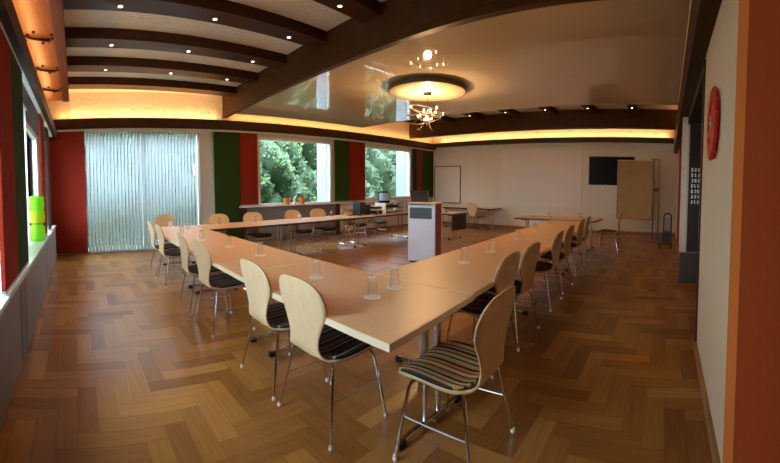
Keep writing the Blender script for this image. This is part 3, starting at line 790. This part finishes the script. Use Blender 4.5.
# black upright trolley near the right wall
o = thing('folding_trolley', 'black upright folding trolley standing near the far right corner', 'trolley', (8.75, -.03, 0), 0)
pts = []
for k in range(25):
    a = pi * k / 24; pts.append((0, .085 * cos(a) + .0, .72 + .085 * sin(a)))
MB().tube([(0, .085, .14)] + pts + [(0, -.085, .14)], .018, 10).build('frame', M['black'], o, True)
MB().box(-.03, .03, -.055, .055, .40, .70, .012).build('pale_pack', mat('pale_grey_cover', (.40, .40, .38), .5), o)
MB().box(-.028, .028, -.06, .06, .14, .39, .01).build('dark_bag', M['darkblue'], o)
MB().box(-.24, .08, -.12, .20, .105, .13, .008).build('base_plate', M['greystone'], o)
for x, y in ((-.2, .16), (-.2, -.09), (.05, .16), (.05, -.09)):
    MB().lathe([(0, -.015), (.045, -.015), (.052, 0), (.045, .015), (0, .015)], 16, Matrix.Translation((x, y, .053)) @ Matrix.Rotation(pi / 2, 4, 'X')).build('wheel', M['black'], o, True)

# red ornamental clock on the right wall
o = thing('wall_clock', 'red round ornamental wall clock on the cream wall by the doorway', 'clock', (2.27, yD + .002, 1.735), 0)
mx_ = Matrix.Rotation(-pi / 2, 4, 'X')
MB().lathe([(0, 0), (.172, 0), (.185, .008), (.172, .020), (.12, .024), (0, .026)], 40, mx_).build('dial', M['clockred'], o, True)
b = MB()
for k in range(14):
    a = 2 * pi * k / 14
    b.lathe([(0, 0), (.045, .004), (.055, .018), (.045, .030), (.02, .034), (0, .030)], 12, mx_ @ Matrix.Translation((.168 * cos(a), .168 * sin(a), .002)))
b.build('petal_rim', M['clockred'], o, True)
dots = mat('dark_red_dots', (.2, .01, .01), .4)
for k in range(12):
    a = 2 * pi * k / 12; MB().lathe([(0, 0), (.009, 0), (.007, .005), (0, .006)], 8, mx_ @ Matrix.Translation((.125 * cos(a), .125 * sin(a), .0235))).build('hour_dot', dots, o)
b = MB(); b.box(-.006, .006, .028, .032, -.02, .07); b.xf(Matrix.Rotation(.7, 4, 'Y')); b.build('hour_hand', M['white'], o)
b = MB(); b.box(-.004, .004, .032, .035, -.03, .10); b.xf(Matrix.Rotation(2.4, 4, 'Y')); b.build('minute_hand', M['white'], o)
MB().lathe([(0, .024), (.016, .024), (.014, .040), (0, .042)], 16, mx_).build('hub', M['chromedull'], o, True)

# ------------------------------------------------------------------ sill things
b = MB(); o = thing('paper_ornament', 'lime green ornament of stacked paper rolls on the left sill', 'ornament', (-.55, 4.97, .6905), .2)
MB().lathe([(0, 0), (.085, 0), (.105, .03), (.11, .10), (.10, .19), (.07, .225), (0, .225)], 24).build('lower_roll', M['lime'], o, True)
MB().lathe([(0, .226), (.065, .226), (.10, .25), (.108, .33), (.10, .40), (0, .405)], 24).build('middle_roll', M['limeyellow'], o, True)
MB().lathe([(0, .406), (.098, .406), (.104, .47), (.10, .585), (.085, .60), (0, .60)], 24).build('upper_roll', M['lime'], o, True)
def flowerpot(x, lab):
    o = thing('flower_pot', lab, 'flower pot', (x, yB - .075, .9002), 0, 'orange pots on the back sill')
    MB().lathe([(0, 0), (.065, 0), (.085, .08), (.095, .13), (.10, .15), (.09, .155), (.08, .13), (0, .12)], 20).build('pot', M['pot'], o, True)
    b = MB(); r = random.Random(int(x * 100))
    for k in range(26):
        a = r.uniform(0, 6.28); h = r.uniform(.05, .14); q_ = r.uniform(.02, .10)
        p = Vector((0.03 * cos(a), .02 * sin(a), .12)); e_ = Vector((q_ * cos(a), .5 * q_ * sin(a), .12 + h)); w_ = Vector((-sin(a), cos(a), 0)) * .014
        md_ = p.lerp(e_, .5) + Vector((0, 0, .02))
        vv = [b.b.verts.new(x_) for x_ in (p, md_ + w_, e_, md_ - w_)]; b.b.faces.new(vv)
    b.build('leaves', M['plant'], o); return o
flowerpot(4.93, 'left one of the two orange flower pots on the back sill')
flowerpot(5.38, 'right one of the two orange flower pots on the back sill')
o = thing('figurine', 'small white figurine between the orange flower pots', 'figurine', (5.16, yB - .075, .9002), .3)
MB().lathe([(0, 0), (.05, 0), (.055, .03), (.035, .08), (.045, .12), (.03, .16), (0, .17)], 16).build('body', M['white'], o, True)
MB().tube([(.0, 0, .13), (.05, 0, .19), (.10, 0, .225)], [.03, .026, .012], 10).build('head', M['white'], o, True)

# ------------------------------------------------------------------ iron straps on the soffit
for i, (y, w_) in enumerate([(3.90, 'nearest the camera'), (4.90, 'middle one'), (5.86, 'farthest from the camera')]):
    o = thing('iron_strap', 'dark iron strap across the wooden soffit over the left window, ' + w_, 'iron strap', (-.35, y, ZL + .004), .5, 'iron straps on the soffit')
    MB().tube([(-.16, 0, -.012), (-.08, 0, -.022), (.08, 0, -.022), (.16, 0, -.012)], [.012, .016, .016, .012], 8).build('bar', M['iron'], o, True)
    for sx in (-1, 1):
        MB().tube([(sx * .14, -.05, -.012), (sx * .14, .05, -.012)], .016, 8).build('clamp', M['iron'], o, True)
        for sy in (-1, 1): MB().lathe([(0, -.022), (.014, -.018), (.02, -.006), (.02, 0), (0, 0)], 10, Matrix.Translation((sx * .10, sy * .11, 0))).build('bolt', M['iron'], o, True)

# ------------------------------------------------------------------ lamps
def light(name, typ, loc, energy, color, rot=(0, 0, 0), **kw):
    d = bpy.data.lights.new(name, typ); d.energy = energy; d.color = color
    for k_, v_ in kw.items(): setattr(d, k_, v_)
    o = bpy.data.objects.new(name, d); o.location = loc; o.rotation_euler = rot; col.objects.link(o); return o
WARM = (1, .60, .26); COVE = (1, .45, .14)
s0 = None; nsp = 0
ordn = ['leftmost', 'middle', 'right-hand']; bn = ['first', 'second', 'third', 'fourth', 'fifth']
def spot(x, y, z, lab, e):
    global s0
    if s0 is None:
        o = thing('recessed_spotlight', lab, 'spotlight', (x, y, z), 0, 'small spotlights under the ceiling beams')
        MB().lathe([(.020, -.001), (.036, -.001), (.037, -.006), (.022, -.008), (.020, -.001)], 20).build('trim_ring', M['chromedull'], o, True)
        MB().lathe([(0, -.002), (.020, -.002), (.017, -.008), (0, -.011)], 16).build('bulb', M['spotbulb'], o, True)
        s0 = o
    else: clone(s0, (x, y, z), 0, lab)
    light('spot_lamp', 'SPOT', (x, y, z - .03), e, WARM, spot_size=R(75), spot_blend=.7, shadow_soft_size=.03)
for k, yb in enumerate([2.9, 3.93, 4.98, 6.0]):
    for j, x in enumerate((.52, 1.62, 2.68)):
        spot(x, yb + SK * x + .04, ZB - .0005, 'small lit spotlight under the %s visible left ceiling beam from the camera, %s' % (bn[k], ordn[j]), 14)
for k, y in enumerate(CB[:5]):
    spot(8.95, y, ZB - .0005, 'small lit spotlight at the far beams, %s from the right' % bn[k], 10)

# pendant: round disc with chrome loops and halogen bulbs below
px_, py_ = 4.92, 3.66
o = thing('ceiling_lamp', 'round pale disc ceiling lamp with chrome loops and halogen bulbs', 'ceiling lamp', (px_, py_, ZL + .004), 0)
MB().lathe([(0, -.095), (.60, -.095), (.612, -.088), (.60, -.080), (0, -.080)], 64).build('disc', mat('disc_cream', (.72, .58, .40), .35), o, True)
MB().lathe([(.600, -.088), (.628, -.088), (.628, -.02), (.600, -.02), (.600, -.088)], 64).build('disc_rim', mat('disc_rim_dark', (.10, .085, .06), .4), o, True)  # rim coloured dark to stand for the unlit side of the disc
for a in (0, 2.1, 4.2): MB().tube([(.3 * cos(a), .3 * sin(a), 0.003), (.3 * cos(a), .3 * sin(a), -.081)], .012, 8).build('hanger', M['chromedull'], o, True)
MB().lathe([(0, -.118), (.07, -.118), (.075, -.096), (0, -.096)], 24).build('rose', M['chrome'], o, True)
MB().tube([(0, 0, -.11), (0, 0, -.62)], .009, 10).build('stem', M['chrome'], o, True)
for k, (r_, z, tx, ty) in enumerate([(.34, -.44, .18, .05), (.27, -.38, -.15, .2), (.22, -.53, .1, -.2)]):
    pts = [(r_ * cos(2 * pi * i / 36), r_ * sin(2 * pi * i / 36), z + tx * r_ * cos(2 * pi * i / 36) + ty * r_ * sin(2 * pi * i / 36)) for i in range(37)]
    MB().tube(pts, .008, 8).build('loop', M['chrome'], o, True)
for k in range(8):
    a = 2 * pi * k / 8 + .3; r_ = .29 if k % 2 else .16; z = -.36 - .06 * (k % 3)
    MB().tube([(0, 0, z - .04), (r_ * .6 * cos(a), r_ * .6 * sin(a), z - .06), (r_ * cos(a), r_ * sin(a), z)], .005, 8).build('arm', M['chrome'], o, True)
    MB().lathe([(0, 0), (.010, .002), (.013, .018), (.011, .034), (0, .042)], 12, Matrix.Translation((r_ * cos(a), r_ * sin(a), z))).build('bulb', M['bulb'], o, True)
for k in range(3):
    a = 2 * pi * k / 3
    MB().tube([(0.02 * cos(a), .02 * sin(a), -.45), (.07 * cos(a), .07 * sin(a), -.60), (.12 * cos(a), .12 * sin(a), -.68), (.16 * cos(a), .16 * sin(a), -.68)], .006, 8).build('drop_rod', M['chrome'], o, True)
light('pendant_lamp', 'POINT', (px_, py_, ZL - .50), 85, WARM, shadow_soft_size=.06)

# cove lights lying on the ledges
def cove(x, y, z, L, axis, e, tilt):
    light('cove_lamp', 'AREA', (x, y, z), e, COVE, (pi + tilt[0], tilt[1], 0), shape='RECTANGLE', size=L if axis == 'x' else .05, size_y=.05 if axis == 'x' else L)
cove(1.4, yB - .10, 2.865, 3.5, 'x', 13, (0, 0))
cove(7.2, yB - .10, 2.865, 7.4, 'x', 16, (0, 0))
cove(xC - .10, 3.8, 2.875, 7.6, 'y', 22, (0, 0))
cove(-.47, 3.6, 2.615, 6.8, 'y', 17, (0, 0))
cove(5.0, -.21, ZL + .10, 9.5, 'x', 5, (0, 0))

# ------------------------------------------------------------------ world
w = bpy.data.worlds.new('sky'); sc.world = w; w.use_nodes = True
bg = w.node_tree.nodes['Background']; bg.inputs[0].default_value = (.66, .83, 1.0, 1); bg.inputs[1].default_value = 12
light('sun', 'SUN', (0, 0, 20), 1.6, (1, .95, .85), (R(38), R(-25), 0), angle=R(8))

vs = sc.view_settings
vs.view_transform = 'Standard'; vs.look = 'None'; vs.exposure = 0.74; vs.gamma = 1; vs.use_curve_mapping = False
sc.cycles.use_denoising = True
sc.cycles.max_bounces = 10; sc.cycles.diffuse_bounces = 5; sc.cycles.glossy_bounces = 5; sc.cycles.transparent_max_bounces = 16
sc.cycles.sample_clamp_indirect = 6
